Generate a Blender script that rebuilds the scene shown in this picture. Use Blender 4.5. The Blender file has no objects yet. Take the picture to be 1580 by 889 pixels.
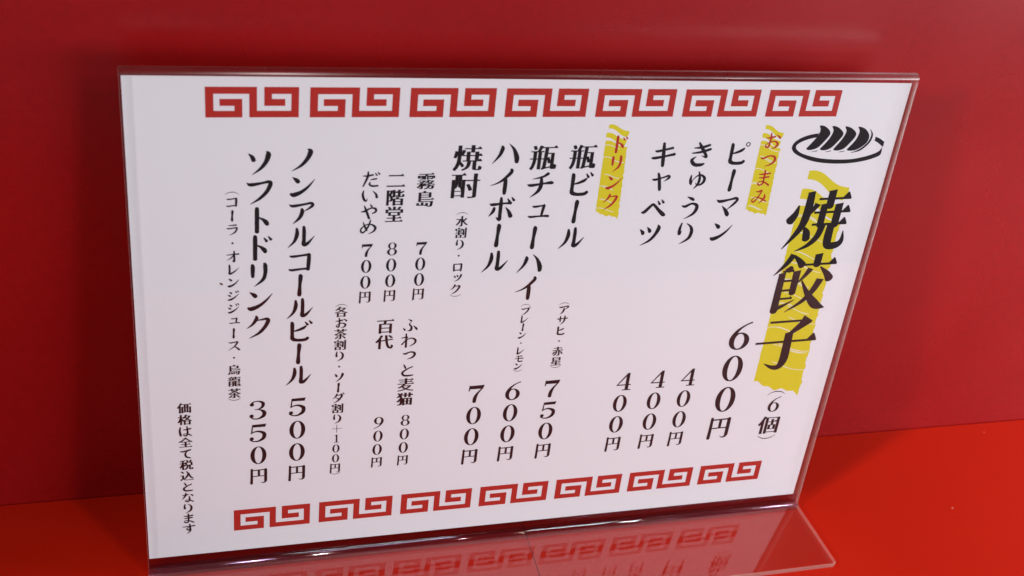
import bpy, math, random
from mathutils import Matrix, Vector
random.seed(7)
S = bpy.context.scene
C = bpy.context.collection
MM = 0.001

# ------------------------------------------------------------------ camera
cam_d = bpy.data.cameras.new('camera'); cam = bpy.data.objects.new('camera', cam_d); C.objects.link(cam)
CAM_ROWS = ((0.959176, -0.248157, 0.135646), (0.043281, 0.60279, 0.796725), (-0.279479, -0.758329, 0.588922))
CAM_POS = (0.010925, -0.340605, 0.404113)
cr = Matrix(CAM_ROWS).transposed().to_4x4()
cam.matrix_world = Matrix.Translation(CAM_POS) @ cr
cam_d.sensor_width = 36.0
cam_d.lens = 1832.9 / 1580 * 36.0
cam_d.clip_start = 0.01; cam_d.clip_end = 50
cam_d.dof.use_dof = True; cam_d.dof.focus_distance = 0.50; cam_d.dof.aperture_fstop = 18
S.camera = cam
S.render.resolution_x = 1024; S.render.resolution_y = 576

# ------------------------------------------------------------------ view, world
S.view_settings.view_transform = 'Standard'; S.view_settings.look = 'None'
S.view_settings.exposure = 0; S.view_settings.gamma = 1
W = bpy.data.worlds.new('World'); S.world = W; W.use_nodes = True
bg = W.node_tree.nodes['Background']
bg.inputs[0].default_value = (0.80, 0.74, 0.86, 1); bg.inputs[1].default_value = 0.10

# ------------------------------------------------------------------ lamps of the room
def area(name, pos, target, size, power, col, size_y=None):
    d = bpy.data.lights.new(name, 'AREA'); d.size = size; d.energy = power; d.color = col
    if size_y: d.shape = 'RECTANGLE'; d.size_y = size_y
    o = bpy.data.objects.new(name, d); C.objects.link(o); o.location = pos
    o.rotation_euler = (Vector(target) - Vector(pos)).to_track_quat('-Z', 'Y').to_euler()
    return o
area('window_light', (2.0, -2.0, 0.36), (0.2, 0, 0.05), 1.6, 49, (0.78, 0.90, 1.0), 0.6)
area('side_light', (0.92, -0.20, 0.20), (0.30, 0, 0.06), 0.09, 2.5, (1.0, 0.95, 0.97))
area('downlight', (0.95, -1.25, 1.25), (0.15, 0, 0.1), 0.07, 5.2, (1.0, 0.84, 0.66))
sd = bpy.data.lights.new('left_spot', 'SPOT'); sd.energy = 112; sd.color = (1.0, 0.88, 0.85); sd.spot_size = math.radians(24); sd.spot_blend = 1.0; sd.shadow_soft_size = 0.09
so = bpy.data.objects.new('left_spot', sd); C.objects.link(so); so.location = (-1.35, -0.70, 0.90)
so.rotation_euler = (Vector((0.45, -0.03, 0.03)) - Vector(so.location)).to_track_quat('-Z', 'Y').to_euler()

# ------------------------------------------------------------------ materials
def newmat(name):
    m = bpy.data.materials.new(name); m.use_nodes = True
    nt = m.node_tree; return m, nt, nt.nodes['Principled BSDF']
def painted(name, col, rough, var=0.06, bump=0.02, nscale=900, spec=0.5, specks=False):
    m, nt, p = newmat(name); N = nt.nodes; L = nt.links
    tc = N.new('ShaderNodeTexCoord')
    n1 = N.new('ShaderNodeTexNoise'); n1.inputs['Scale'].default_value = 14; n1.inputs['Detail'].default_value = 5
    n2 = N.new('ShaderNodeTexNoise'); n2.inputs['Scale'].default_value = nscale; n2.inputs['Detail'].default_value = 3
    L.new(tc.outputs['Object'], n1.inputs['Vector']); L.new(tc.outputs['Object'], n2.inputs['Vector'])
    add = N.new('ShaderNodeMath'); add.operation = 'ADD'
    L.new(n1.outputs[0], add.inputs[0]); L.new(n2.outputs[0], add.inputs[1])
    mr = N.new('ShaderNodeMapRange'); mr.inputs[1].default_value = 0.6; mr.inputs[2].default_value = 1.4
    mr.inputs[3].default_value = 1 - var; mr.inputs[4].default_value = 1 + var
    L.new(add.outputs[0], mr.inputs[0])
    vm = N.new('ShaderNodeVectorMath'); vm.operation = 'SCALE'; vm.inputs[0].default_value = col
    L.new(mr.outputs[0], vm.inputs['Scale']); L.new(vm.outputs[0], p.inputs['Base Color'])
    if specks:      # scattered pale dust grains
        vo = N.new('ShaderNodeTexVoronoi'); vo.inputs['Scale'].default_value = 55; L.new(tc.outputs['Object'], vo.inputs['Vector'])
        lt = N.new('ShaderNodeMath'); lt.operation = 'LESS_THAN'; lt.inputs[1].default_value = 0.032; L.new(vo.outputs['Distance'], lt.inputs[0])
        sp_ = N.new('ShaderNodeSeparateColor'); L.new(vo.outputs['Color'], sp_.inputs[0])
        g2 = N.new('ShaderNodeMath'); g2.operation = 'GREATER_THAN'; g2.inputs[1].default_value = 0.55; L.new(sp_.outputs[0], g2.inputs[0])
        mu = N.new('ShaderNodeMath'); mu.operation = 'MULTIPLY'; L.new(lt.outputs[0], mu.inputs[0]); L.new(g2.outputs[0], mu.inputs[1])
        ms = N.new('ShaderNodeMath'); ms.operation = 'MULTIPLY'; ms.inputs[1].default_value = 0.8; L.new(mu.outputs[0], ms.inputs[0])
        mc = N.new('ShaderNodeMix'); mc.data_type = 'RGBA'; mc.inputs[7].default_value = (0.75, 0.35, 0.28, 1)
        L.new(ms.outputs[0], mc.inputs[0]); L.new(vm.outputs[0], mc.inputs[6]); L.new(mc.outputs[2], p.inputs['Base Color'])
    rr = N.new('ShaderNodeMapRange'); rr.inputs[3].default_value = rough - 0.04; rr.inputs[4].default_value = rough + 0.06
    L.new(n1.outputs[0], rr.inputs[0]); L.new(rr.outputs[0], p.inputs['Roughness'])
    p.inputs['Specular IOR Level'].default_value = spec
    b = N.new('ShaderNodeBump'); b.inputs['Strength'].default_value = bump * 10; b.inputs['Distance'].default_value = 0.00002
    L.new(n2.outputs[0], b.inputs['Height']); L.new(b.outputs[0], p.inputs['Normal'])
    return m
M_WALL = painted('red_wall_paint', (0.285, 0.004, 0.005), 0.26, spec=0.75, var=0.10, bump=0.003, nscale=350)
M_TABLE = painted('red_laminate', (0.57, 0.013, 0.0008), 0.5, spec=0.2, specks=True)
M_DARK = painted('dark_filler', (0.03, 0.004, 0.003), 0.8)  # dark filler in the counter seam and along the wall joint
M_PAPER = painted('printed_paper', (0.81, 0.80, 0.84), 0.55, var=0.025, bump=0.006, nscale=700, spec=0.3)
def ink(name, col, rough=0.45):
    return painted(name, col, rough, var=0.05, bump=0.01, spec=0.15)
M_BLACK = ink('black_ink', (0.012, 0.007, 0.009), 0.6)
M_RED = ink('red_ink', (0.46, 0.028, 0.020))
M_YEL = ink('yellow_ink', (0.70, 0.61, 0.022))
M_STREAK = painted('bare_paper_streak', (0.78, 0.76, 0.62), 0.55)
M_STAIN = ink('brown_stain', (0.12, 0.03, 0.012))
# clear acrylic: the large flat faces pass light straight through and mirror by Fresnel
def flat_acrylic(name='clear_acrylic_face', tint=(0.985, 0.985, 0.985), f0=0.036, rough=0.015):
    m, nt, p = newmat(name); N = nt.nodes; L = nt.links; N.remove(p)
    out = N['Material Output']
    tr = N.new('ShaderNodeBsdfTransparent'); tr.inputs[0].default_value = tint + (1,)
    gl = N.new('ShaderNodeBsdfGlossy'); gl.inputs['Roughness'].default_value = rough
    geo = N.new('ShaderNodeNewGeometry')
    dot = N.new('ShaderNodeVectorMath'); dot.operation = 'DOT_PRODUCT'
    L.new(geo.outputs['Normal'], dot.inputs[0]); L.new(geo.outputs['Incoming'], dot.inputs[1])
    ab = N.new('ShaderNodeMath'); ab.operation = 'ABSOLUTE'; L.new(dot.outputs['Value'], ab.inputs[0])
    om = N.new('ShaderNodeMath'); om.operation = 'SUBTRACT'; om.inputs[0].default_value = 1; L.new(ab.outputs[0], om.inputs[1])
    pw = N.new('ShaderNodeMath'); pw.operation = 'POWER'; pw.inputs[1].default_value = 5; L.new(om.outputs[0], pw.inputs[0])
    ma = N.new('ShaderNodeMath'); ma.operation = 'MULTIPLY_ADD'; ma.inputs[1].default_value = 1 - f0; ma.inputs[2].default_value = f0
    L.new(pw.outputs[0], ma.inputs[0])
    mx = N.new('ShaderNodeMixShader'); L.new(ma.outputs[0], mx.inputs[0])
    L.new(tr.outputs[0], mx.inputs[1]); L.new(gl.outputs[0], mx.inputs[2]); L.new(mx.outputs[0], out.inputs[0])
    return m
M_FACE = flat_acrylic()
M_BASE = flat_acrylic('clear_acrylic_base', (1.0, 1.0, 1.0), 0.076, 0.02)
M_FOLD = flat_acrylic('folded_acrylic', (0.94, 0.88, 0.88), 0.04, 0.32)
M_BEND = flat_acrylic('bent_acrylic', (0.74, 0.62, 0.76), 0.07, 0.07)
def edge_acrylic():
    m, nt, p = newmat('sawn_acrylic_edge')
    p.inputs['Base Color'].default_value = (0.95, 0.80, 0.72, 1)
    p.inputs['Transmission Weight'].default_value = 0.70; p.inputs['IOR'].default_value = 1.49
    p.inputs['Roughness'].default_value = 0.28
    N = nt.nodes; tr = N.new('ShaderNodeBsdfTransparent'); mx = N.new('ShaderNodeMixShader'); mx.inputs[0].default_value = 0.45
    nt.links.new(p.outputs[0], mx.inputs[1]); nt.links.new(tr.outputs[0], mx.inputs[2]); nt.links.new(mx.outputs[0], N['Material Output'].inputs[0])
    return m
M_EDGE = edge_acrylic()

# ------------------------------------------------------------------ object helpers
def mesh_obj(name, verts, faces, mat, parent=None, matrix=None, mats=None, fidx=None, smooth=False):
    me = bpy.data.meshes.new(name); me.from_pydata(verts, [], faces); me.update()
    for m in (mats or [mat]): me.materials.append(m)
    if fidx:
        for p, i in zip(me.polygons, fidx): p.material_index = i
    if smooth: me.polygons.foreach_set('use_smooth', [True] * len(me.polygons))
    o = bpy.data.objects.new(name, me); C.objects.link(o)
    if parent: o.parent = parent
    if matrix: o.matrix_world = matrix
    return o
def structure(o): o['kind'] = 'structure'; return o
def box(x0, x1, y0, y1, z0, z1):
    v = [(x, y, z) for x in (x0, x1) for y in (y0, y1) for z in (z0, z1)]
    f = [(0, 1, 3, 2), (4, 6, 7, 5), (0, 4, 5, 1), (2, 3, 7, 6), (0, 2, 6, 4), (1, 5, 7, 3)]
    return v, f
def bevel(o, w, seg=3):
    b = o.modifiers.new('bevel', 'BEVEL'); b.width = w; b.segments = seg; b.limit_method = 'ANGLE'
    return o

# ------------------------------------------------------------------ setting: wall and counter
def wall_y(x): return 0.0439 - x * 0.005   # the wall face, seen from above
v, f = box(-0.9, 1.4, 0, 0.05, -0.02, 0.9)
v = [(x, y + wall_y(x), z) for x, y, z in v]
structure(mesh_obj('wall', v, f, M_WALL))
SEAM = 0.1622
for x0, x1 in ((-0.9, SEAM - 0.00022), (SEAM + 0.00022, 1.4)):
    v, f = box(x0, x1, -0.294, 0.0, -0.03, 0.0)
    v = [(x, (wall_y(x) - 0.00035 if y == 0.0 else y), z) for x, y, z in v]
    structure(bevel(mesh_obj('counter_top', v, f, M_TABLE), 0.00015, 2))
v, f = box(SEAM - 0.002, SEAM + 0.002, -0.293, 0.038, -0.03, -0.0012)
structure(mesh_obj('seam_filler', v, f, M_DARK))
v, f = box(-0.9, 1.4, -0.004, 0.0005, -0.03, -0.0009)
v = [(x, y + wall_y(x), z) for x, y, z in v]
structure(mesh_obj('joint_filler', v, f, M_DARK))

# ------------------------------------------------------------------ the leaning card frame (x along, u up, w out), in mm
LEAN = math.radians(7)
FR = Matrix(((1, 0, 0, 0), (0, math.sin(LEAN), -math.cos(LEAN), 0), (0, math.cos(LEAN), math.sin(LEAN), 6 * MM * math.cos(LEAN)), (0, 0, 0, 1)))
SC = FR @ Matrix.Diagonal((MM, MM, MM, 1))

# ------------------------------------------------------------------ acrylic stand: one bent sheet
stand = bpy.data.objects.new('menu_stand', None); C.objects.link(stand)
stand['label'] = 'clear acrylic L-shaped table stand bent from one sheet, holding the white menu card'
stand['category'] = 'menu stand'
T = 2.3
base_dir = (-math.sin(LEAN), math.cos(LEAN))         # (u, w) of "forward on the table"
base_up = (math.cos(LEAN), math.sin(LEAN))
def P(fw, up):                                      # table frame -> (u, w); origin on the table under the paper's lower edge
    return (-6 + fw * base_dir[0] + up * base_up[0], fw * base_dir[1] + up * base_up[1])
# centre line with a tag: F flat, B bend
path = []
FW = 39.4
def arc(cx, cy, r, a0, a1, n): return [(cx + r * math.cos(math.radians(a0 + (a1 - a0) * i / n)), cy + r * math.sin(math.radians(a0 + (a1 - a0) * i / n))) for i in range(n + 1)]
h = T / 2
wf = 0.15 + h                                        # front panel's centre line
# corner where the base centre line meets the front panel
# base centre line: points P(fw, h + .1)
e = P(FW, h + 0.05)
# intersection w = wf
fx = (wf - (P(0, h + 0.05)[1])) / base_dir[1]
corner = P(fx, h + 0.05)
R = 2.9
ang = math.radians(90 + 7)                           # inner angle between base and panel
tl = R / math.tan(ang / 2)
p_base = (corner[0] + base_dir[0] * tl, corner[1] + base_dir[1] * tl)
p_up = (corner[0] + tl, wf)
cc = (p_up[0], wf + R)
pts = [(e, 'F'), (p_base, 'B')]
a_start = math.atan2(p_base[0] - cc[0], p_base[1] - cc[1]); a_end = math.atan2(p_up[0] - cc[0], p_up[1] - cc[1])
if a_end > a_start: a_end -= 2 * math.pi
nseg = 10
for i in range(1, nseg):
    a = a_start + (a_end - a_start) * i / nseg
    pts.append(((cc[0] + R * math.sin(a), cc[1] + R * math.cos(a)), 'B'))
pts.append((p_up, 'F'))
TOPU = 211.0
wb = -0.15 - h
rt = (wf - wb) / 2
pts.append(((TOPU, wf), 'B'))
for i in range(1, 9):
    a = math.pi * i / 9
    pts.append(((TOPU + rt * math.sin(a) * 0.75, wf - rt + rt * math.cos(a)), 'B'))
pts.append(((TOPU, wb), 'F'))
pts.append(((0.6, wb), 'F'))
pts.append(((-5.0, wb), 'E'))
def offset_path(pts, d):
    out = []
    for i, ((u, w), _) in enumerate(pts):
        a = pts[max(i - 1, 0)][0]; b = pts[min(i + 1, len(pts) - 1)][0]; c = (u, w)
        def nrm(p, q):
            du, dw = q[0] - p[0], q[1] - p[1]; l = math.hypot(du, dw) or 1
            return (-dw / l, du / l)
        n1 = nrm(a, c) if i > 0 else nrm(c, b); n2 = nrm(c, b) if i < len(pts) - 1 else n1
        n = (n1[0] + n2[0], n1[1] + n2[1]); l = math.hypot(*n); n = (n[0] / l, n[1] / l)
        k = 1 / max(0.5, n[0] * n1[0] + n[1] * n1[1])
        out.append((u + n[0] * d * k, w + n[1] * d * k))
    return out
X0, X1 = -0.9, 298.7
A_ = offset_path(pts, h); B_ = offset_path(pts, -h)
def acrylic(name, i0, i1, mats_front, x0=X0, x1=X1, cap0=False, cap1=False, smooth=False):
    vs = []; fs = []; mi = []
    n = i1 - i0 + 1
    for x in (x0, x1):
        for q in (A_, B_):
            for i in range(i0, i1 + 1): vs.append((x, q[i][0], q[i][1]))
    a = lambda s, q, i: s * 2 * n + q * n + i
    for i in range(n - 1):
        for q in (0, 1):
            fs.append((a(0, q, i), a(0, q, i + 1), a(1, q, i + 1), a(1, q, i))); mi.append(0 if mats_front == 'F' else 1)
        for s in (0, 1):
            fs.append((a(s, 0, i), a(s, 0, i + 1), a(s, 1, i + 1), a(s, 1, i))); mi.append(2)
    if cap0: fs.append((a(0, 0, 0), a(1, 0, 0), a(1, 1, 0), a(0, 1, 0))); mi.append(2)
    if cap1: fs.append((a(0, 0, n - 1), a(1, 0, n - 1), a(1, 1, n - 1), a(0, 1, n - 1))); mi.append(1)
    import bmesh
    o = mesh_obj(name, vs, fs, None, None, None, [M_FACE, M_BEND, M_EDGE], mi)
    bm = bmesh.new(); bm.from_mesh(o.data); bm.normal_update()
    # outward normals, computed on the (near) closed shell
    bmesh.ops.recalc_face_normals(bm, faces=bm.faces); bm.to_mesh(o.data); bm.free()
    o.parent = stand; o.matrix_world = SC
    return o
iB0 = 1; iF0 = nseg + 1; iT0 = iF0 + 1; iT1 = len(pts) - 3
# base plate with a rounded front-right corner, built in the table frame
def base_plate():
    fw0 = (p_base[1] - P(0, 0)[1]) / base_dir[1]
    up0 = 0.05; up1 = 0.05 + T; r = 2.0
    ol = [(X0, fw0), (X0, FW - r)] + [(X0 + r - r * math.cos(math.radians(t)), FW - r + r * math.sin(math.radians(t))) for t in (22, 45, 68)] + [(X0 + r, FW)]
    ol += [(X1 - r, FW)] + [(X1 - r + r * math.sin(math.radians(t)), FW - r + r * math.cos(math.radians(t))) for t in (22, 45, 68)] + [(X1, FW - r), (X1, fw0)]
    n = len(ol); vs = []; e_ = 0.25
    ff0 = lambda q: max(0.0, (q - fw0) / (FW - fw0))
    def ring(up, ins):
        for x, fw in ol:
            xx = x + (ins if x < 100 else -ins) + (2.6 * (ff0(fw)) if x > 100 else 0); ff = fw - (ins if fw > FW - r - 0.01 else 0)
            u, w = P(ff, up); vs.append((xx, u, w))
    ring(up0, 0); ring(up1 - e_, 0); ring(up1, e_)
    fs = [tuple(range(n)), tuple(range(2 * n, 3 * n))]; mi = [0, 0]
    for k in (0, 1):
        for i in range(n - 1): fs.append((k * n + i, k * n + i + 1, (k + 1) * n + i + 1, (k + 1) * n + i)); mi.append(2)
    import bmesh
    o = mesh_obj('base_plate', vs, fs, None, None, None, [M_BASE, M_BEND, M_EDGE], mi)
    bm = bmesh.new(); bm.from_mesh(o.data); bmesh.ops.recalc_face_normals(bm, faces=bm.faces); bm.to_mesh(o.data); bm.free()
    o.parent = stand; o.matrix_world = SC
    return o
base_plate()
o = acrylic('lower_bend', iB0, iF0, 'B'); o.data.polygons.foreach_set('use_smooth', [p.material_index == 1 for p in o.data.polygons])
acrylic('front_panel', iF0, iT0, 'F')
o = acrylic('top_fold', iT0, iT1, 'B'); o.data.materials[1] = M_FOLD; o.data.polygons.foreach_set('use_smooth', [len(p.vertices) == 4 and p.material_index == 1 for p in o.data.polygons])
acrylic('back_panel', iT1, len(pts) - 2, 'F')
acrylic('back_foot', len(pts) - 2, len(pts) - 1, 'B', cap1=True)

# ------------------------------------------------------------------ the menu card
card = bpy.data.objects.new('menu_card', None); C.objects.link(card)
card['label'] = 'white printed Japanese menu card with red meander borders, slotted inside the clear stand'
card['category'] = 'menu card'
nx, ny = 48, 34
vs = []; fs = []
def sheet_pt(s_, t_):       # the card was cut a little out of square
    bl, br, tr, tl = (-0.4, 1.0), (296.5, 0.5), (297.7, 208.9), (-0.2, 210.1)
    return tuple((bl[k] * (1 - s_) + br[k] * s_) * (1 - t_) + (tl[k] * (1 - s_) + tr[k] * s_) * t_ for k in (0, 1))
for j in range(2):
    for b in range(ny + 1):
        for a in range(nx + 1): vs.append(sheet_pt(a / nx, b / ny) + (-0.09 if j else 0.0,))
k = (nx + 1) * (ny + 1)
for b in range(ny):
    for a in range(nx):
        i = b * (nx + 1) + a
        fs.append((i, i + 1, i + nx + 2, i + nx + 1)); fs.append((k + i, k + i + nx + 1, k + i + nx + 2, k + i + 1))
for a in range(nx):
    fs.append((a, k + a, k + a + 1, a + 1)); t = ny * (nx + 1) + a; fs.append((t, t + 1, k + t + 1, k + t))
for b in range(ny):
    i = b * (nx + 1); fs.append((i, i + nx + 1, k + i + nx + 1, k + i)); i += nx; fs.append((i, k + i, k + i + nx + 1, i + nx + 1))
mesh_obj('sheet', vs, fs, M_PAPER, card, SC)

# ------------------------------------------------------------------ ink shapes
class Ink:
    def __init__(s): s.v = []; s.f = []; s.z = 0.035
    def poly(s, pts):
        i = len(s.v); s.v += [(x, y, s.z) for x, y in pts]; s.f.append(tuple(range(i, i + len(pts)))); s.z += 0.0004
    def strip(s, L, R_):
        i = len(s.v); n = len(L)
        s.v += [(x, y, s.z) for x, y in L] + [(x, y, s.z) for x, y in R_]
        for k in range(n - 1): s.f.append((i + k, i + k + 1, i + n + k + 1, i + n + k))
        s.z += 0.0004
    def mesh(s, verts, faces, tf):
        i = len(s.v); s.v += [tf(x, y) + (s.z,) for x, y in verts]; s.f += [tuple(i + q for q in f) for f in faces]; s.z += 0.0004
    def build(s, name, mat, label=None):
        o = mesh_obj(name, s.v, s.f, mat, card, SC)
        if label: o['label'] = label
        return o
def brush(pts, seg=6, flat=False):
    """outline of a stroke of varying width through (x, y, w), w full width"""
    if len(pts) == 2: q = pts
    else:
        q = []
        P4 = [pts[0]] + list(pts) + [pts[-1]]
        for i in range(1, len(P4) - 2):
            a, b, c, d = P4[i - 1:i + 3]
            for s in range(seg):
                t = s / seg
                q.append(tuple(0.5 * (2 * b[k] + (c[k] - a[k]) * t + (2 * a[k] - 5 * b[k] + 4 * c[k] - d[k]) * t * t + (3 * b[k] - a[k] - 3 * c[k] + d[k]) * t ** 3) for k in range(3)))
        q.append(pts[-1])
    L = []; R_ = []; n = len(q)
    def dr(i):
        a = q[max(i - 1, 0)]; b = q[min(i + 1, n - 1)]; dx, dy = b[0] - a[0], b[1] - a[1]; l = math.hypot(dx, dy) or 1
        return dx / l, dy / l
    for end in (0,):
        dx, dy = dr(0); w = q[0][2] / 2
        if w > 1 and not flat:
            for a in (80, 50, 25):
                c_, s_ = math.cos(math.radians(a)), math.sin(math.radians(a))
                x = q[0][0] - dx * w * s_ * 0.8; y = q[0][1] - dy * w * s_ * 0.8
                L.append((x - dy * w * c_, y + dx * w * c_)); R_.append((x + dy * w * c_, y - dx * w * c_))
    for i in range(n):
        dx, dy = dr(i); w = max(q[i][2], 0.3) / 2
        L.append((q[i][0] - dy * w, q[i][1] + dx * w)); R_.append((q[i][0] + dy * w, q[i][1] - dx * w))
    dx, dy = dr(n - 1); w = q[-1][2] / 2
    if flat and q[0][2] > 8:
        dx, dy = dr(0); w0 = q[0][2] * 0.30
        L[0] = (L[0][0] + dx * w0 * .6 , L[0][1] + dy * w0 * .6); R_[0] = (R_[0][0] - dx * w0 * 0.2, R_[0][1] - dy * w0 * 0.2)
        L.insert(0, (L[0][0] - dy * 1.3, L[0][1] + dx * 1.3 - 0.5)); R_.insert(0, R_[0])
    if w > 1:
        for a in (25, 50, 80):
            c_, s_ = math.cos(math.radians(a)), math.sin(math.radians(a))
            x = q[-1][0] + dx * w * s_ * 0.8; y = q[-1][1] + dy * w * s_ * 0.8
            L.append((x - dy * w * c_, y + dx * w * c_)); R_.append((x + dy * w * c_, y - dx * w * c_))
    return L, R_

DK = lambda x, y: [[(x, y, 3), (x + 8, y + 12, 7)], [(x + 14, y - 5, 3), (x + 22, y + 6, 7)]]
RING = lambda x, y: [('O', x, y, 9, 9, 5.5, 5.5)]
HI = [(12, 20, 1), (20, 14, 1)]
G = {}
G['ノ'] = [[(70, 10, 5), (77, 18, 12), (68, 42, 10), (47, 68, 7), (16, 88, 1)]]
G['ソ'] = [[(16, 18, 1), (28, 30, 9), (33, 42, 10)], [(74, 12, 4), (79, 22, 12), (72, 46, 10), (55, 70, 7), (28, 92, 1)]]
G['ン'] = [[(18, 14, 1), (32, 25, 10), (38, 32, 10)], [(14, 76, 6), (24, 80, 12), (48, 70, 9), (72, 50, 6), (94, 22, 1)]]
G['ア'] = [[(10, 20, 2), (22, 26, 8), (60, 20, 6), (82, 16, 7), (88, 24, 8), (76, 36, 5), (58, 47, 1)], [(52, 38, 7), (53, 50, 10), (44, 72, 8), (22, 94, 1)]]
G['ル'] = [[(36, 16, 6), (37, 38, 10), (28, 66, 7), (6, 90, 1)], [(60, 10, 7), (61, 28, 9), (61, 58, 9), (61, 78, 11), (74, 74, 8), (97, 46, 1)]]
G['コ'] = [[(14, 26, 3), (24, 29, 7), (60, 25, 6), (80, 22, 8)], [(80, 23, 9), (79, 50, 10), (77, 82, 9)], [(12, 80, 4), (22, 83, 7), (60, 79, 6), (80, 80, 7)]]
G['ー'] = [[(51, 8, 8), (52, 16, 11), (50, 50, 8), (49, 82, 11), (49, 90, 9)]]
G['ヒ'] = [[(24, 10, 7), (26, 20, 10), (26, 60, 9), (28, 79, 11), (45, 86, 9), (72, 85, 9), (82, 78, 8)], [(27, 48, 3), (45, 44, 6), (64, 36, 8), (74, 28, 5)]]
G['ビ'] = G['ヒ'] + DK(72, 10)
G['ピ'] = G['ヒ'] + RING(86, 12)
G['フ'] = [[(12, 18, 2), (24, 25, 9), (60, 19, 6), (80, 15, 8), (86, 23, 10), (74, 50, 9), (52, 74, 7), (22, 94, 1)]]
G['プ'] = G['フ'] + RING(94, 8)
G['ト'] = [[(42, 6, 7), (43, 16, 10), (43, 80, 10), (43, 93, 10)], [(44, 38, 2), (62, 48, 7), (72, 58, 11), (76, 66, 9)]]
G['ド'] = [[(36, 6, 7), (37, 16, 10), (37, 80, 10), (37, 93, 10)], [(38, 38, 2), (56, 48, 7), (66, 58, 11), (70, 66, 9)]] + DK(66, 14)
G['リ'] = [[(28, 12, 7), (29, 22, 10), (29, 46, 9), (29, 58, 7)], [(68, 8, 7), (70, 18, 10), (70, 45, 9), (62, 70, 8), (34, 95, 1)]]
G['ク'] = [[(40, 8, 5), (41, 18, 9), (28, 40, 6), (8, 56, 1)], [(36, 25, 3), (60, 22, 5), (76, 20, 8), (80, 29, 10), (68, 54, 9), (48, 77, 7), (16, 96, 1)]]
G['マ'] = [[(8, 22, 2), (22, 29, 9), (60, 22, 6), (84, 17, 8), (90, 26, 8), (74, 46, 6), (54, 64, 1)], [(34, 48, 2), (50, 66, 9), (60, 82, 12), (62, 88, 8)]]
G['キ'] = [[(18, 35, 4), (28, 36, 7), (60, 29, 6), (82, 24, 7)], [(8, 61, 4), (20, 62, 8), (60, 55, 6), (92, 48, 8)], [(46, 6, 7), (48, 26, 9), (52, 72, 10), (54, 93, 8)]]
G['ャ'] = [[(10, 40, 3), (22, 43, 8), (60, 33, 5), (84, 25, 7), (88, 35, 8), (66, 52, 1)], [(34, 12, 6), (40, 30, 9), (50, 80, 10), (52, 94, 8)]]
G['ベ'] = [[(6, 64, 5), (16, 62, 9), (38, 38, 8), (48, 34, 7), (70, 56, 9), (90, 74, 11), (96, 77, 7)]] + DK(62, 20)
G['ツ'] = [[(10, 26, 1), (22, 38, 9), (25, 46, 9)], [(38, 18, 1), (48, 31, 9), (51, 38, 9)], [(80, 12, 4), (84, 24, 11), (74, 50, 9), (54, 75, 7), (20, 94, 1)]]
G['ッ'] = G['ツ']
G['チ'] = [[(74, 8, 8), (60, 18, 6), (40, 24, 4), (20, 28, 1)], [(6, 48, 3), (18, 51, 8), (60, 45, 5), (86, 42, 9), (94, 43, 6)], [(51, 20, 6), (53, 50, 10), (44, 74, 8), (18, 96, 1)]]
G['ュ'] = [[(20, 28, 3), (30, 31, 7), (60, 27, 5), (72, 25, 8)], [(71, 27, 9), (66, 55, 8), (63, 78, 6)], [(6, 76, 4), (18, 79, 7), (60, 76, 5), (86, 76, 8), (95, 77, 7)]]
G['ハ'] = [[(34, 24, 6), (35, 34, 10), (26, 58, 7), (4, 86, 1)], [(56, 14, 1), (74, 34, 7), (86, 62, 12), (88, 80, 10)]]
G['イ'] = [[(74, 6, 7), (74, 16, 9), (52, 40, 7), (30, 55, 4), (6, 64, 1)], [(55, 36, 7), (57, 50, 10), (57, 82, 10), (57, 94, 8)]]
G['ボ'] = [[(12, 30, 3), (22, 33, 8), (60, 29, 5), (84, 28, 8)], [(49, 8, 6), (50, 28, 9), (50, 70, 9), (49, 90, 9), (36, 80, 1)], [(28, 46, 7), (24, 60, 8), (10, 78, 1)], [(68, 44, 2), (80, 60, 8), (88, 78, 11)]] + DK(72, 12)
G['サ'] = [[(8, 34, 4), (18, 37, 7), (60, 33, 5), (92, 31, 8)], [(32, 12, 6), (33, 30, 8), (33, 62, 7)], [(70, 8, 6), (71, 40, 9), (62, 68, 7), (34, 94, 1)]]
G['レ'] = [[(26, 10, 7), (27, 30, 9), (27, 60, 9), (27, 84, 10), (50, 74, 8), (70, 58, 5), (94, 32, 1)]]
G['モ'] = [[(22, 22, 4), (50, 20, 6), (78, 20, 8)], [(8, 50, 4), (50, 47, 6), (92, 47, 8)], [(44, 20, 6), (44, 60, 8), (46, 80, 9), (64, 85, 8), (86, 80, 8)]]
G['ラ'] = [[(24, 18, 4), (50, 16, 6), (76, 14, 8)], [(12, 38, 4), (22, 42, 7), (60, 38, 6), (80, 36, 8), (81, 46, 8), (66, 74, 7), (28, 95, 1)]]
G['オ'] = [[(8, 37, 4), (50, 33, 6), (92, 30, 8)], [(60, 6, 6), (61, 40, 9), (60, 92, 9), (46, 80, 1)], [(58, 36, 5), (40, 60, 6), (8, 82, 1)]]
G['ジ'] = [[(22, 18, 1), (32, 25, 9), (38, 31, 8)], [(10, 42, 1), (24, 50, 9), (30, 54, 8)], [(14, 86, 7), (30, 84, 10), (60, 66, 7), (92, 34, 1)]] + DK(66, 12)
G['ス'] = [[(14, 20, 3), (26, 24, 7), (60, 19, 6), (76, 17, 8), (74, 28, 8), (52, 60, 6), (8, 92, 1)], [(50, 54, 2), (72, 70, 8), (90, 88, 10)]]
G['ロ'] = [[(18, 24, 5), (20, 50, 9), (22, 86, 8)], [(18, 26, 6), (50, 25, 5), (80, 24, 8)], [(80, 26, 9), (79, 60, 9), (77, 86, 8)], [(20, 79, 6), (50, 78, 5), (80, 78, 6)]]
G['ダ'] = G['ク'] + [[(34, 46, 2), (52, 56, 7), (60, 64, 8)]] + DK(74, 6)
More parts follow.
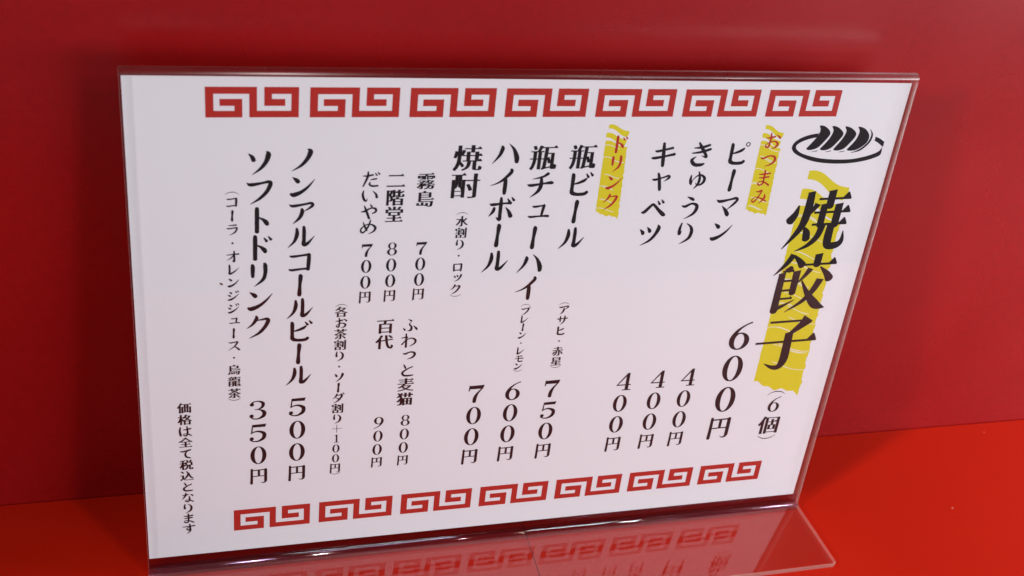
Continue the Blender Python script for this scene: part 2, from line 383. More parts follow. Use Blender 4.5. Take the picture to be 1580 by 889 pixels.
G['き'] = [[(22, 26, 3), (50, 24, 7), (80, 15, 7)], [(16, 46, 3), (50, 42, 7), (86, 31, 7)], [(38, 6, 5), (50, 24, 9), (66, 46, 8), (74, 62, 7), (54, 56, 1)], [(34, 60, 2), (20, 74, 9), (34, 91, 10), (58, 92, 9), (70, 88, 5)]]
G['ゅ'] = [[(18, 26, 3), (16, 44, 8), (19, 64, 9), (23, 72, 4), (28, 52, 2), (44, 32, 4), (64, 26, 6), (83, 40, 9), (83, 60, 9), (68, 75, 6), (50, 73, 3), (42, 62, 1)], [(52, 10, 4), (60, 40, 8), (56, 72, 8), (36, 96, 1)]]
G['う'] = [[(32, 8, 2), (48, 15, 8), (58, 21, 7)], [(16, 44, 3), (30, 47, 8), (54, 36, 6), (74, 43, 9), (76, 60, 10), (64, 80, 7), (32, 99, 1)]]
G['り'] = [[(30, 10, 4), (25, 34, 8), (27, 56, 8), (34, 42, 1)], [(50, 12, 2), (68, 26, 7), (75, 48, 10), (66, 76, 8), (32, 98, 1)]]
G['お'] = [[(12, 32, 3), (36, 32, 7), (62, 25, 7)], [(36, 6, 5), (40, 30, 8), (38, 60, 7), (34, 84, 8), (18, 80, 6), (20, 68, 3), (40, 56, 4), (66, 52, 6), (85, 66, 9), (74, 86, 7), (50, 92, 1)], [(68, 16, 2), (84, 25, 7), (92, 34, 8)]]
G['つ'] = [[(6, 36, 3), (20, 42, 8), (54, 28, 6), (82, 33, 9), (90, 52, 10), (70, 76, 7), (34, 87, 1)]]
G['っ'] = G['つ']
G['ま'] = [[(18, 27, 4), (50, 26, 7), (82, 21, 7)], [(22, 47, 4), (50, 46, 7), (78, 42, 7)], [(49, 4, 6), (51, 30, 8), (51, 60, 7), (50, 80, 7), (34, 89, 7), (20, 80, 5), (34, 68, 4), (60, 74, 6), (86, 90, 8)]]
G['み'] = [[(24, 21, 4), (38, 22, 7), (55, 15, 7), (50, 34, 6), (36, 64, 6), (20, 82, 7), (8, 72, 5), (24, 54, 3), (50, 58, 5), (76, 70, 7), (94, 80, 4)], [(76, 38, 4), (79, 56, 9), (66, 77, 6), (48, 94, 1)]]
G['だ'] = [[(10, 29, 3), (30, 30, 7), (62, 24, 7)], [(36, 6, 5), (34, 36, 9), (12, 90, 5)], [(50, 52, 3), (66, 49, 6), (82, 46, 6)], [(50, 66, 4), (45, 78, 7), (60, 88, 8), (90, 87, 7)]] + DK(74, 14)
G['い'] = [[(16, 22, 4), (13, 48, 9), (22, 76, 9), (32, 82, 6), (38, 66, 1)], [(64, 24, 2), (82, 42, 8), (88, 62, 10)]]
G['や'] = [[(8, 53, 3), (26, 50, 8), (60, 32, 6), (84, 36, 9), (86, 53, 8), (68, 64, 4)], [(24, 18, 4), (36, 48, 9), (52, 93, 9)], [(54, 8, 2), (64, 22, 8)]]
G['め'] = [[(22, 22, 3), (32, 50, 8), (44, 72, 6)], [(61, 10, 5), (52, 44, 7), (32, 78, 6), (16, 84, 7), (11, 64, 6), (34, 40, 4), (64, 36, 6), (88, 54, 10), (80, 78, 7), (50, 94, 1)]]
G['ふ'] = [[(40, 10, 2), (56, 22, 8)], [(56, 30, 2), (46, 44, 5), (58, 60, 8), (56, 82, 9), (38, 87, 3)], [(12, 66, 2), (22, 80, 9)], [(70, 54, 2), (86, 72, 9), (90, 80, 7)]]
G['わ'] = [[(32, 6, 6), (34, 50, 8), (34, 94, 9)], [(8, 32, 4), (34, 28, 6), (40, 32, 3), (10, 76, 6)], [(14, 72, 2), (44, 42, 4), (66, 36, 6), (87, 50, 9), (82, 72, 7), (52, 92, 1)]]
G['と'] = [[(30, 10, 3), (38, 28, 8), (44, 42, 3)], [(82, 28, 5), (50, 44, 6), (25, 66, 9), (34, 85, 9), (60, 89, 8), (86, 86, 6)]]
G['は'] = [[(18, 12, 5), (13, 44, 9), (18, 90, 8), (26, 70, 1)], [(38, 37, 4), (60, 36, 7), (90, 29, 7)], [(64, 8, 5), (66, 40, 8), (66, 76, 8), (54, 91, 7), (38, 82, 5), (50, 72, 3), (72, 78, 6), (92, 92, 6)]]
G['て'] = [[(10, 26, 4), (30, 29, 8), (86, 15, 6), (60, 28, 4), (45, 50, 8), (52, 78, 9), (80, 90, 6)]]
G['な'] = [[(12, 29, 3), (34, 28, 7), (54, 21, 6)], [(38, 6, 5), (32, 36, 8), (10, 66, 2)], [(68, 22, 2), (84, 31, 8), (86, 38, 5)], [(62, 42, 5), (64, 66, 8), (62, 80, 8), (46, 91, 7), (34, 82, 5), (48, 72, 3), (68, 78, 6), (90, 92, 6)]]
G['す'] = [[(6, 28, 4), (50, 26, 6), (94, 21, 7)], [(57, 4, 6), (60, 30, 8), (58, 54, 7), (44, 61, 7), (35, 48, 5), (48, 38, 4), (62, 50, 8), (58, 74, 7), (34, 98, 1)]]
G['・'] = [('O', 50, 50, 8, 8, 0, 0)]
G['('] = [[(8, 66, 1), (28, 53, 3.4), (50, 49, 4.2), (72, 53, 3.4), (92, 66, 1)]]
G[')'] = [[(8, 36, 1), (28, 49, 3.4), (50, 53, 4.2), (72, 49, 3.4), (92, 36, 1)]]
G['+'] = [[(12, 50, 3.5), (88, 50, 3.5)], [(50, 12, 3.5), (50, 88, 3.5)]]
# figures, serif style
G['0'] = [('O', 50, 50, 29, 41, 14, 37.5)]
G['1'] = [[(52, 14, 12), (52, 50, 12), (52, 84, 12)], ('H', 32, 87, 72, 87, 4, 0), [(50, 15, 8), (42, 20, 5), (34, 23, 2)]]
G['4'] = [('Q', [(62, 8), (73, 8), (73, 62), (59, 62), (59, 26)]), ('Q', [(60, 12), (62, 20), (30, 61), (24, 62)]), ('H', 22, 64, 82, 64, 5, 0), ('Q', [(59, 66), (73, 66), (73, 86), (59, 86)]), ('H', 48, 88, 84, 88, 4.5, 0)]
G['5'] = [('Q', [(28, 12), (78, 10), (74, 24), (26, 24)]), ('Q', [(27, 16), (31, 16), (28, 52), (23, 52)]), [(24, 52, 3), (34, 45, 5), (52, 43, 8), (70, 54, 14), (68, 74, 13), (50, 87, 7), (32, 87, 5), (22, 80, 7)], ('O', 26, 75, 7.5, 7.5, 0, 0)]
G['6'] = [('O', 50, 64, 29, 27, 14, 23), [(76, 8, 5), (66, 12, 4), (50, 22, 6), (36, 37, 10), (28, 55, 13), (28, 66, 11)]]
G['9'] = [('O', 50, 36, 29, 27, 14, 23), [(24, 92, 5), (34, 88, 4), (50, 78, 6), (64, 63, 10), (72, 45, 13), (72, 34, 11)]]
G['7'] = [('Q', [(22, 12), (80, 10), (80, 15), (74, 27), (22, 27)]), ('Q', [(22, 10), (25, 10), (25, 36), (20, 36)]), [(76, 22, 4), (58, 44, 8), (48, 66, 14), (46, 86, 14)]]
G['8'] = [('O', 50, 30, 24, 21, 12, 18), ('O', 50, 68, 28, 22, 14, 19)]
G['3'] = [[(26, 24, 9), (32, 14, 5), (50, 11, 5), (66, 20, 12), (64, 36, 10), (50, 46, 4), (38, 47, 3)], [(40, 47, 3), (56, 49, 5), (70, 60, 14), (68, 76, 13), (50, 88, 6), (32, 87, 5), (22, 78, 7)], ('O', 27, 25, 7.5, 7.5, 0, 0), ('O', 26, 75, 7.5, 7.5, 0, 0)]
G['円'] = [[(15, 8, 11), (15, 50, 12), (14, 96, 13)], ('H', 16, 15, 84, 13, 6, 5), [(82, 12, 14), (82, 50, 14), (82, 82, 14)], [(82, 80, 14), (79, 90, 9), (66, 94, 4), (58, 86, 1)], ('Q', [(44, 14), (55, 14), (55, 50), (44, 50)]), ('H', 20, 52, 78, 51, 5, 0)]
# the three large title characters
G['焼'] = [[(16, 26, 2), (13, 40, 9), (7, 50, 12)], [(31, 5, 10), (31, 40, 12), (25, 64, 9), (4, 95, 1)], [(45, 24, 9), (38, 36, 5), (30, 47, 1)], [(31, 60, 2), (37, 69, 10), (39, 79, 11)],
    [(64, 3, 11), (64, 28, 11)], ('H', 45, 17, 94, 16, 3.6, 9),
    [(56, 24, 10), (56, 58, 10)], [(79, 24, 11), (79, 58, 11)], ('H', 42, 38, 98, 37, 3.6, 9), ('H', 43, 57, 97, 56, 3.6, 9),
    [(60, 58, 10), (56, 76, 9), (44, 90, 6), (26, 99, 1)], [(74, 57, 11), (74, 80, 12), (77, 91, 11), (90, 91, 10), (97, 84, 7), (96, 68, 1)]]
G['餃'] = [[(27, 2, 9), (18, 18, 7), (2, 36, 1)], [(28, 4, 3), (38, 13, 8), (44, 20, 11)], ('H', 16, 30, 34, 29, 3.6, 0), [(16, 32, 10), (16, 96, 11)], [(39, 29, 11), (39, 66, 10)],
    ('H', 17, 46, 38, 45, 3.6, 0), ('H', 17, 62, 38, 61, 3.6, 0), ('H', 17, 76, 40, 75, 3.6, 3), [(14, 94, 9), (28, 88, 5), (46, 78, 1)], [(22, 30, 9), (28, 25, 8)],
    [(68, 2, 11), (68, 20, 11)], ('H', 44, 20, 99, 19, 3.6, 9), [(60, 26, 9), (53, 38, 6), (42, 52, 1)], [(75, 24, 2), (88, 36, 9), (94, 44, 12)],
    [(80, 44, 11), (72, 64, 9), (58, 82, 6), (34, 99, 1)], [(50, 46, 2), (64, 68, 8), (82, 88, 13), (99, 94, 1)]]
G['子'] = [('H', 16, 14, 70, 13, 3.8, 0), ('Q', [(70, 4), (86, 14), (84, 18), (58, 36), (50, 38), (52, 32), (66, 15)]), [(52, 32, 12), (53, 60, 13), (53, 82, 13), (47, 94, 9), (36, 94, 6), (22, 87, 1)], ('H', 0, 50, 99, 48, 3.8, 11)]
TITLE = {'焼', '餃', '子'}

# other kanji: outlines of Blender's built-in font, restyled (thin level strokes, thick upright ones, triangular stroke ends)
def font_outline(ch, ax, ay):
    c = bpy.data.curves.new('tmp', 'FONT'); c.body = ch; c.size = 1
    o = bpy.data.objects.new('tmp', c); C.objects.link(o)
    k = o.to_curve(bpy.context.evaluated_depsgraph_get())
    loops = []
    for s in k.splines:
        bp = s.bezier_points; n = len(bp); pl = []
        for i in range(n):
            a, b = bp[i], bp[(i + 1) % n]
            p0, p1, p2, p3 = a.co, a.handle_right, b.handle_left, b.co
            chord = (p3 - p0).length
            straight = abs((p1 - p0).cross(p3 - p0).z) < 2e-4 * max(chord, .01) and abs((p2 - p0).cross(p3 - p0).z) < 2e-4 * max(chord, .01)
            m = 1 if straight else 4
            for j in range(m):
                t = j / m; u = 1 - t
                q = p0 * u ** 3 + p1 * 3 * u * u * t + p2 * 3 * u * t * t + p3 * t ** 3
                if not pl or math.hypot(q.x - pl[-1][0], q.y - pl[-1][1]) > 1e-4: pl.append((q.x, q.y))
        if math.hypot(pl[0][0] - pl[-1][0], pl[0][1] - pl[-1][1]) < 1e-4: pl.pop()
        loops.append(pl)
    o.to_curve_clear(); bpy.data.objects.remove(o); bpy.data.curves.remove(c)
    # orientation: find the sign of the outer loop (largest area)
    ar = lambda p: sum(p[i][0] * p[(i + 1) % len(p)][1] - p[(i + 1) % len(p)][0] * p[i][1] for i in range(len(p))) / 2
    big = max(loops, key=lambda p: abs(ar(p))); sg = 1 if ar(big) > 0 else -1
    out = []
    for p in loops:
        n = len(p); ed = []
        for i in range(n):
            dx, dy = p[(i + 1) % n][0] - p[i][0], p[(i + 1) % n][1] - p[i][1]; l = math.hypot(dx, dy)
            ed.append((dx / l, dy / l, l))
        nr = [(sg * e[1], -sg * e[0]) for e in ed]          # out of the ink
        off = [ax * a * a - ay * b * b for a, b in nr]
        q = []
        for i in range(n):
            n1, n2, d1, d2 = nr[i - 1], nr[i], off[i - 1], off[i]
            det = n1[0] * n2[1] - n1[1] * n2[0]
            if abs(det) > 0.25: x = (d1 * n2[1] - d2 * n1[1]) / det; y = (n1[0] * d2 - n2[0] * d1) / det
            else: x = (n1[0] * d1 + n2[0] * d2) / 2; y = (n1[1] * d1 + n2[1] * d2) / 2
            q.append((p[i][0] + x, p[i][1] + y))
        # uroko: short edge facing right between two long level edges
        r = []; skip = set(); i = 0
        for i in range(n):
            e0, e1, e2 = ed[i - 1], ed[i], ed[(i + 1) % n]
            if nr[i][0] > 0.95 and e1[2] < 0.1 and abs(e0[1]) < 0.12 and abs(e2[1]) < 0.12 and e0[2] > 0.1 and e2[2] > 0.1 and nr[i - 1][1] * nr[(i + 1) % n][1] < 0 and sg * (e0[0] * e1[1] - e0[1] * e1[0]) > 0 and sg * (e1[0] * e2[1] - e1[1] * e2[0]) > 0:
                a, b = q[i], q[(i + 1) % n]
                hgt = 0.055
                if a[1] > b[1]: r += [(a[0] - 0.10, a[1]), (a[0] - 0.045, a[1] + hgt), (b[0] + 0.012, b[1])]
                else: r += [(a[0] + 0.012, a[1]), (b[0] - 0.045, b[1] + hgt), (b[0] - 0.10, b[1])]
                skip.add((i + 1) % n)
            elif i not in skip: r.append(q[i])
        if 0 in skip: r = r[1:] if r[0] == q[0] else r
        out.append(r)
    cu = bpy.data.curves.new('g', 'CURVE'); cu.dimensions = '2D'; cu.fill_mode = 'BOTH'
    for r in out:
        sp = cu.splines.new('POLY'); sp.points.add(len(r) - 1); sp.use_cyclic_u = True
        for pt, (x, y) in zip(sp.points, r): pt.co = (x, y, 0, 1)
    ob = bpy.data.objects.new('g', cu); C.objects.link(ob)
    me = bpy.data.meshes.new_from_object(ob.evaluated_get(bpy.context.evaluated_depsgraph_get()))
    vv = [(v.co.x, v.co.y) for v in me.vertices]; ff = [tuple(p.vertices) for p in me.polygons]
    bpy.data.objects.remove(ob); bpy.data.curves.remove(cu); bpy.data.meshes.remove(me)
    return vv, ff
_cache = {}
def put(ink_, ch, x, y, em, title=False, bold=1.0, wide=1.0):
    """one character centred at (x, y) mm"""
    if ch in G and not (ch in TITLE and not title):
        for s in G[ch]:
            T_ = lambda p: (x + (p[0] - 50) / 100 * em * wide, y - (p[1] - 50) / 100 * em)
            if s[0] == 'O':
                _, cx, cy, rx, ry, ix, iy = s
                n = 28; L = []; R_ = []
                for k in range(n + 1):
                    a = 2 * math.pi * k / n
                    L.append(T_((cx + rx * math.cos(a), cy + ry * math.sin(a)))); R_.append(T_((cx + ix * math.cos(a), cy + iy * math.sin(a))))
                if ix: ink_.strip(L, R_)
                else: ink_.poly(L[:-1])
            elif s[0] == 'H':
                _, x0, y0, x1, y1, w, u = s
                ink_.poly([T_((x0, y0 - w / 2)), T_((x0, y0 + w / 2)), T_((x1, y1 + w / 2)), T_((x1, y1 - w / 2))])
                if u: ink_.poly([T_((x1 - u * 1.5, y1 + w * .2)), T_((x1 - u * 0.55, y1 - u - w * .3)), T_((x1 - u * 0.35, y1 - u)), T_((x1 + 1.5, y1 - w * .1)), T_((x1 + 1, y1 + w / 2))])
            elif s[0] == 'Q': ink_.poly([T_(p) for p in s[1]])
            else:
                kb = bold * (1.1 if title else 1.0 if ch in '0123456789円()+' else 1.42 if em > 6 else 1.65); L, R_ = brush([(p[0], p[1], p[2] * kb) for p in s], flat=title); ink_.strip([T_(p) for p in L], [T_(p) for p in R_])
    else:
        heavy = em > 9
        key = (ch, heavy)
        if key not in _cache: _cache[key] = font_outline(ch, 0.010, 0.013 if heavy else 0.004)
        vv, ff = _cache[key]
        for dx in ((-0.020, -0.007, 0.007, 0.020) if heavy else (-0.025, -0.009, 0.009, 0.025)):      # thicker upright strokes
            ink_.mesh(vv, ff, lambda px, py: (x + (px - 0.5 + dx) * em * 0.98, y + (py - 0.38) * em * 0.98))
SMALL = set('ャュッゅっ')
def line(text, x, y0, y1, em, mat, label=None, ems=None, name='text_line', bold=1.0, title=False, wide=1.0, ink_=None):
    own = ink_ is None; ink_ = ink_ or Ink()
    n = len(text)
    for i, ch in enumerate(text):
        y = y0 + (y1 - y0) * (i / (n - 1) if n > 1 else 0)
        if ch == ' ': continue
        e_ = ems[i] if ems else em
        if ch in SMALL: put(ink_, ch, x + 0.07 * e_, y + 0.04 * e_, e_ * 0.80, bold=bold * 1.1)
        else: put(ink_, ch, x, y, e_, title=title, bold=bold, wide=wide)
    if own: return ink_.build(name, mat, label)
def price(digits, x, y0, ye, em, mat, ink_, en=0.76):
    n = len(digits); p = (y0 - ye) / (n + 0.0)
    st = p * 1.02
    for i, ch in enumerate(digits): put(ink_, ch, x, y0 - st * i, em)
    put(ink_, '円', x + 0.02 * em, ye, em * en)

# ------------------------------------------------------------------ print on the card
# borders
def meander(x0, ytop, w, hgt, label=None):
    k = Ink(); sx, sy = w / 575, hgt / 184
    R_ = [(152, 242, 130, 172), (242, 290, 130, 202), (65, 290, 202, 242), (65, 115, 100, 202), (65, 380, 58, 100), (333, 380, 100, 202), (333, 640, 202, 242),
          (593, 640, 58, 202), (425, 593, 58, 100), (425, 472, 100, 172), (472, 555, 130, 172)]
    for a, b, c, d in R_:
        k.poly([(x0 + (a - 65) * sx, ytop - (c - 58) * sy), (x0 + (a - 65) * sx, ytop - (d - 58) * sy), (x0 + (b - 65) * sx, ytop - (d - 58) * sy), (x0 + (b - 65) * sx, ytop - (c - 58) * sy)]); k.z -= 0.0004
    return k.build('border_motif', M_RED, label)
for i in range(7): meander(26.2 + 34.99 * i, 206.3 - i * 0.06, 31.2, 11.0)
for i in range(7): meander(33.7 + 34.97 * i, 22.6 + i * 0.07, 31.2, 10.9)

# yellow brush marks
def brushmark(x0, y0, x1, y1, xb0, xb1, yb0, yb1, nb, label, seed):
    """x0..x1 top, slanted lower edge; bands of dry-brush paint with bare streaks between"""
    rnd = random.Random(seed)
    k = Ink(); wd = x1 - x0; H = y0 - yb0; sl = y1 - y0
    k.z = 0.012
    def edge_x(side, y):
        t = (y0 - y) / H
        base = (x0 + (xb0 - x0) * t) if side < 0 else (x1 + (xb1 - x1) * t)
        return base + rnd.uniform(-0.018, 0.018) * wd
    def row(ya):           # a sagging line from the left edge to the right edge
        pts = []
        s0 = sl * (1 + 0.25 * rnd.random())
        for i in range(13):
            t = i / 12
            pts.append((t, ya + s0 * (t ** 1.3) + 0.03 * wd * math.sin(t * 7 + ya)))
        return pts
    ys = [y0]
    # first bands are separate strokes
    bands = []
    g = wd * 0.11
    th = wd * 0.24
    y = y0
    for b in range(2):
        bands.append((y, y - th)); y -= th + g * (1.3 if b == 0 else 0.8); th *= 1.15
    bands.append((y, yb0))
    for bi, (ya, yb) in enumerate(bands):
        L = []; R_ = []
        n = 13 if bi < 2 else 70
        if bi < 2:
            for i in range(n):
                t = i / (n - 1)
                yy = ya + sl * (t ** 1.2) + 0.05 * wd * math.sin(t * 6.5)
                xx = x0 + wd * (0.02 + 0.97 * t) + (0.04 * wd if bi == 0 else -0.02 * wd)
                tt = (ya - yb) * (0.75 + 0.5 * t) * (1 - 0.5 * (t > 0.95))
                L.append((xx, yy)); R_.append((xx, yy - tt))
            k.strip(L, R_)
        else:
            # body: columns from top line to bottom line, ragged sides
            nx_ = 16; ny_ = n
            base = len(k.v)
            for j in range(ny_ + 1):
                s = j / ny_
                el = rnd.uniform(-0.008, 0.008) * wd; er = rnd.uniform(-0.018, 0.018) * wd + 0.012 * wd * math.sin(j * 0.9)
                for i in range(nx_ + 1):
                    t = i / nx_
                    yt = ya + sl * (t ** 1.2) + 0.05 * wd * math.sin(t * 6.5)
                    ybm = yb + (yb1 - yb0) * t + 0.035 * wd * math.sin(t * 9 + 1) + 0.03 * wd * math.sin(t * 23)
                    yy = yt + (ybm - yt) * s
                    tl_ = (y0 - yy) / H
                    xl = x0 + (xb0 - x0) * tl_ + el; xr = x1 + (xb1 - x1) * tl_ + er
                    k.v.append((xl + (xr - xl) * t, yy, k.z))
            for j in range(ny_):
                for i in range(nx_):
                    q = base + j * (nx_ + 1) + i; k.f.append((q, q + 1, q + nx_ + 2, q + nx_ + 1))
    o = k.build('brush_mark', M_YEL, label)
    s_ = Ink(); s_.z = 0.016
    yy = bands[2][0] - wd * 0.2
    while yy > yb0 + wd * 0.12:
        parts = rnd.choice([1, 1, 2])
        for _ in range(parts):
            a = rnd.uniform(0, 0.4) if rnd.random() < .6 else 0.0; b = min(1.0, a + rnd.uniform(0.4, 0.9))
            pts = []
            for i in range(6):
                t = a + (b - a) * i / 5; tl_ = (y0 - yy) / H
                xl = x0 + (xb0 - x0) * tl_; xr = x1 + (xb1 - x1) * tl_
                w = wd * rnd.uniform(0.008, 0.030) * (1.0 if 0 < i < 5 else 0.3)
                pts.append((xl + (xr - xl) * t, yy + sl * 0.75 * t ** 1.2 + 0.04 * wd * math.sin(t * 6.5), w))
            q = []
            L, R_ = brush(pts); s_.strip(L, R_)
            yy -= wd * rnd.uniform(0.03, 0.06)
        yy -= wd * rnd.uniform(0.16, 0.42) if wd > 15 else wd * rnd.uniform(0.35, 0.8)
    s_.build('dry_streaks', M_STREAK)
brushmark(260.3, 171.6, 281.5, 163.4, 260.0, 284.2, 68.2, 60.2, 6, 'large yellow brush mark behind the three big black title characters', 3)
brushmark(237.0, 191.4, 245.8, 188.0, 236.8, 246.6, 154.6, 152.0, 3, 'small yellow brush mark behind the red snack heading', 5)
brushmark(171.8, 192.0, 180.6, 189.3, 172.2, 181.9, 155.4, 152.5, 3, 'small yellow brush mark behind the red drink heading', 8)

# dumpling plate drawing (the print is cut off at its right side)
k = Ink()
def smooth(pts, closed=True, m=4):
    n = len(pts); out = []
    for i in range(n if closed else n - 1):
        a, b, c, d = (pts[i - 1] if closed or i else pts[0]), pts[i], pts[(i + 1) % n], (pts[(i + 2) % n] if closed or i + 2 < n else pts[-1])
        for t in [q / m for q in range(m)]:
            out.append(tuple(0.5 * (2 * b[q] + (c[q] - a[q]) * t + (2 * a[q] - 5 * b[q] + 4 * c[q] - d[q]) * t * t + (3 * b[q] - a[q] - 3 * c[q] + d[q]) * t ** 3) for q in (0, 1)))
    if not closed: out.append(pts[-1])
    return out
DUMPLINGS = [
 [(261.25, 191.06), (262.89, 191.05), (264.77, 190.16), (266.5, 188.51), (266.58, 186.82), (264.74, 184.02), (262.76, 181.74), (260.43, 180.77), (258.43, 180.69), (257.66, 181.27), (258.24, 182.14), (260.69, 185.47), (261.91, 188.09), (261.87, 189.66)],
 [(266.91, 190.81), (268.55, 190.74), (270.35, 189.96), (272.37, 188.26), (272.57, 186.6), (270.73, 183.78), (268.75, 181.5), (266.41, 180.52), (264.55, 180.55), (263.84, 181.12), (264.52, 182.08), (266.68, 185.06), (267.75, 187.69), (267.77, 189.27)],
 [(272.79, 190.64), (274.46, 190.49), (276.37, 189.64), (278.33, 187.97), (278.45, 186.2), (276.76, 183.55), (274.78, 181.25), (272.59, 180.38), (270.73, 180.33), (269.96, 180.84), (270.51, 181.83), (272.63, 185.01), (273.69, 187.65), (273.67, 189.06)],
 [(278.75, 190.47), (280.47, 190.32), (282.65, 189.25), (284.47, 187.21), (284.92, 185.25), (284.16, 183.3), (282.22, 181.52), (279.9, 180.37), (277.33, 180.15), (276.16, 180.59), (276.61, 181.41), (278.9, 184.6), (279.79, 187.43), (279.64, 189.02)]]
for d in DUMPLINGS: k.poly(smooth(d))
for a, b, c in (((259.94, 179.82), (261.72, 180.05), (262.9, 180.5)), ((266.08, 179.67), (267.87, 179.9), (269.05, 180.35)), ((272.26, 179.53), (273.88, 179.76), (275.15, 180.17))):
    k.poly([a, (b[0], b[1] - 0.12), (c[0], c[1] - 0.3), c, (b[0], b[1] + 0.2)])
L, R_ = brush([(284.6, 189.3, 0.1), (285.9, 187.2, 0.75), (285.7, 184.6, 0.95), (284.3, 182.4, 0.9), (281.9, 180.4, 0.8), (278.5, 179.3, 0.1)]); k.strip(L, R_)
RO = [(261.72, 187.84), (258.04, 187.24), (254.36, 185.94), (251.76, 183.97), (251.13, 181.69), (252.45, 179.73), (255.23, 178.1), (260.12, 176.25), (265.61, 175.09), (272.48, 174.55), (279.22, 174.7), (285.06, 175.53), (288.95, 176.56), (292.15, 178.05), (292.38, 180.51)]
RI = [(261.08, 186.1), (258.47, 185.56), (255.44, 184.53), (253.4, 183.25), (252.86, 182.03), (253.88, 180.6), (256.44, 179.15), (260.42, 177.96), (265.12, 176.97), (271.99, 176.37), (278.74, 176.42), (283.83, 177.18), (287.71, 178.21), (290.93, 179.62), (291.98, 181.24)]
k.strip(smooth(RO, False), smooth(RI, False))
k.poly([(287.85, 186.23), (290.21, 185.28), (292.44, 183.93), (292.53, 181.95), (291.95, 181.96), (289.81, 183.42), (287.8, 184.44)])
k.poly([(291.98, 182.0), (292.2, 182.0), (292.2, 181.0), (291.98, 181.0)])
k.build('plate_drawing', M_BLACK, 'black drawing of four dumplings on an oval plate, cut off at its right side')

# title
for ch, y in (('焼', 149.0), ('餃', 119.0), ('子', 89.0)):
    k = Ink(); k.z = 0.05; put(k, ch, 271.0, y, 29.4, title=True, bold=1.0)
    k.build('title_character', M_BLACK, 'big black kanji, %s of the three title characters' % {'焼': 'top', '餃': 'middle', '子': 'bottom'}[ch])
k = Ink(); k.z = 0.05
put(k, '(', 273.1, 62.4, 11.0); put(k, '6', 273.2, 55.2, 9.8); put(k, '個', 273.3, 43.8, 11.2); put(k, ')', 273.4, 36.4, 11.0)
k.build('text_line', M_BLACK, 'short black count in brackets below the big title')
# headings
for t, x, ya, yb, lb in (('おつまみ', 241.8, 184.7, 160.6, 'red heading in kana on a yellow mark, above the snack column'), ('ドリンク', 177.7, 184.0, 160.0, 'red heading in kana on a yellow mark, above the drinks')):
    k = Ink(); k.z = 0.05; line(t, x, ya, yb, 7.6, None, ink_=k, bold=0.95); k.build('heading', M_RED, lb)
# items
def item(parts, label, name='text_line'):
    k = Ink(); k.z = 0.05
    for p in parts: p(k)
    return k.build(name, M_BLACK, label)
LN = lambda t, x, a, b, em, **kw: (lambda k: line(t, x, a, b, em, None, ink_=k, **kw))
PR = lambda d, x, a, b, em, **kw: (lambda k: price(d, x, a, b, em, None, k, **kw))
item([LN('ピーマン', 227.8, 179.3, 145.1, 10.8)], 'black kana line for green pepper, third text column from the right')
item([LN('きゅうり', 212.1, 179.5, 145.2, 10.8)], 'black kana line for cucumber, between green pepper and cabbage')
item([LN('キャベツ', 196.5, 179.4, 144.8, 10.9)], 'black kana line for cabbage')
item([PR('600', 247.9, 93.3, 44.6, 16.6)], 'large price of 600 left of the title', 'price')
for x, n_ in ((227.2, 'green pepper'), (213.0, 'cucumber'), (197.2, 'cabbage')): item([PR('400', x, 73.6, 40.6, 10.9)], 'price of 400 below ' + n_, 'price')
item([LN('瓶ビール', 163.8, 179.0, 144.3, 11.2)], 'black line for bottled beer')
item([LN('(', 165, 114.8, 114.8, 5.4), LN('アサヒ・赤星', 165.0, 111.6, 86.6, 4.9), LN(')', 165, 83.6, 83.6, 5.4)], 'small bracketed beer names')
item([PR('750', 164.8, 72.8, 40.2, 10.9)], 'price of 750 under the bottled beer', 'price')
item([LN('瓶チューハイ', 148.2, 178.9, 122.5, 11.2)], 'black line for bottled highball')
item([LN('(', 148.6, 115.0, 115.0, 5.0), LN('プレーン・レモン', 148.6, 111.8, 85.3, 4.1), LN(')', 148.7, 83.0, 83.0, 5.0)], 'small bracketed flavours')
item([PR('600', 147.8, 72.8, 40.4, 10.9)], 'price of 600 under the bottled highball', 'price')
item([LN('ハイボール', 133.6, 180.7, 135.1, 11.2)], 'black kana line for whisky highball')
item([LN('焼酎', 119.0, 179.2, 167.9, 11.5)], 'two black kanji for shochu')
item([LN('(', 118.9, 156.8, 156.8, 5.6), LN('水割り・ロック', 119.0, 153.2, 123.6, 4.9), LN(')', 119.1, 120.5, 120.5, 5.6)], 'small bracketed serving styles')
item([PR('700', 131.9, 72.8, 40.4, 10.9)], 'price of 700 beside the shochu column', 'price')
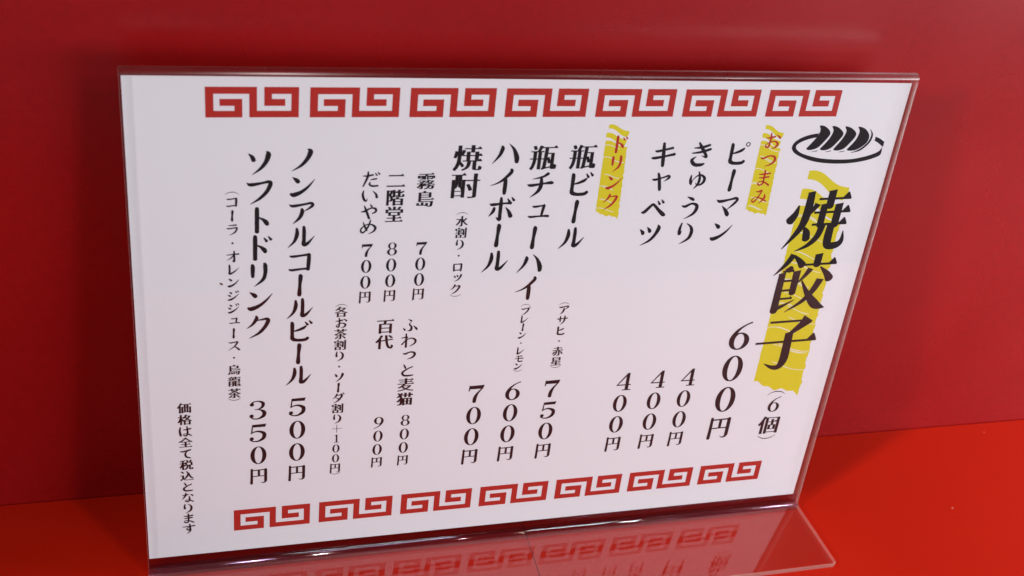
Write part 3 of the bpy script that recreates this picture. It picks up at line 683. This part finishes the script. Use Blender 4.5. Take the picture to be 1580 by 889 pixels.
item([LN('霧島', 104.1, 170.1, 162.9, 7.2)], 'two small kanji')
item([PR('700', 104.2, 142.2, 122.2, 6.8, en=.80)], 'price below the two small kanji', 'price')
item([LN('二階堂', 92.9, 170.6, 156.8, 7.2)], 'three small kanji')
item([PR('800', 93.0, 142.3, 122.1, 6.8, en=.80)], 'price below the three small kanji', 'price')
item([LN('だいやめ', 83.5, 171.2, 152.0, 6.9)], 'small kana line')
item([PR('700', 83.5, 142.1, 121.9, 6.8, en=.80)], 'price below the small kana line', 'price')
item([LN('ふわっと麦猫', 102.0, 108.1, 72.8, 7.0)], 'small line of kana and kanji')
item([PR('800', 102.9, 62.0, 41.5, 6.8, en=.80)], 'price below the small line of kana and kanji', 'price')
item([LN('百代', 92.2, 108.1, 100.9, 7.2)], 'two small kanji')
item([PR('900', 91.9, 61.9, 41.6, 6.8, en=.80)], 'price below the two small kanji', 'price')
item([LN('(', 74.8, 119.0, 119.0, 5.6), LN('各お茶割り・ソーダ割り+100円', 74.8, 115.8, 40.3, 5.1), LN(')', 74.8, 37.3, 37.3, 5.6)], 'tiny bracketed note about tea and soda mixers')
item([LN('ノンアルコールビール', 58.9, 179.0, 87.5, 10.6)], 'long black kana line')
item([PR('500', 59.0, 72.6, 39.6, 10.9)], 'price below the long black kana line', 'price')
item([LN('ソフトドリンク', 44.0, 178.4, 111.0, 11.0)], 'black kana line for soft drinks')
item([PR('350', 43.7, 72.4, 39.6, 10.9)], 'price below the black kana line for soft drinks', 'price')
item([LN('(', 34.6, 167.2, 167.2, 6.0), LN('コーラ・オレンジジュース・烏龍茶', 34.6, 163.4, 81.2, 5.0, bold=0.95), LN(')', 34.6, 78.1, 78.1, 6.0)], 'small bracketed list of soft drinks')
item([LN('価格は全て税込となります', 15.7, 75.8, 15.1, 5.4)], 'tax note, leftmost text column')
k = Ink(); k.z = 0.06; L, R_ = brush([(29.9, 130.7, .3), (30.4, 130.2, .8), (30.9, 129.9, .5)]); k.strip(L, R_); k.build('stain', M_STAIN, 'tiny brown speck left of the soft drink list')
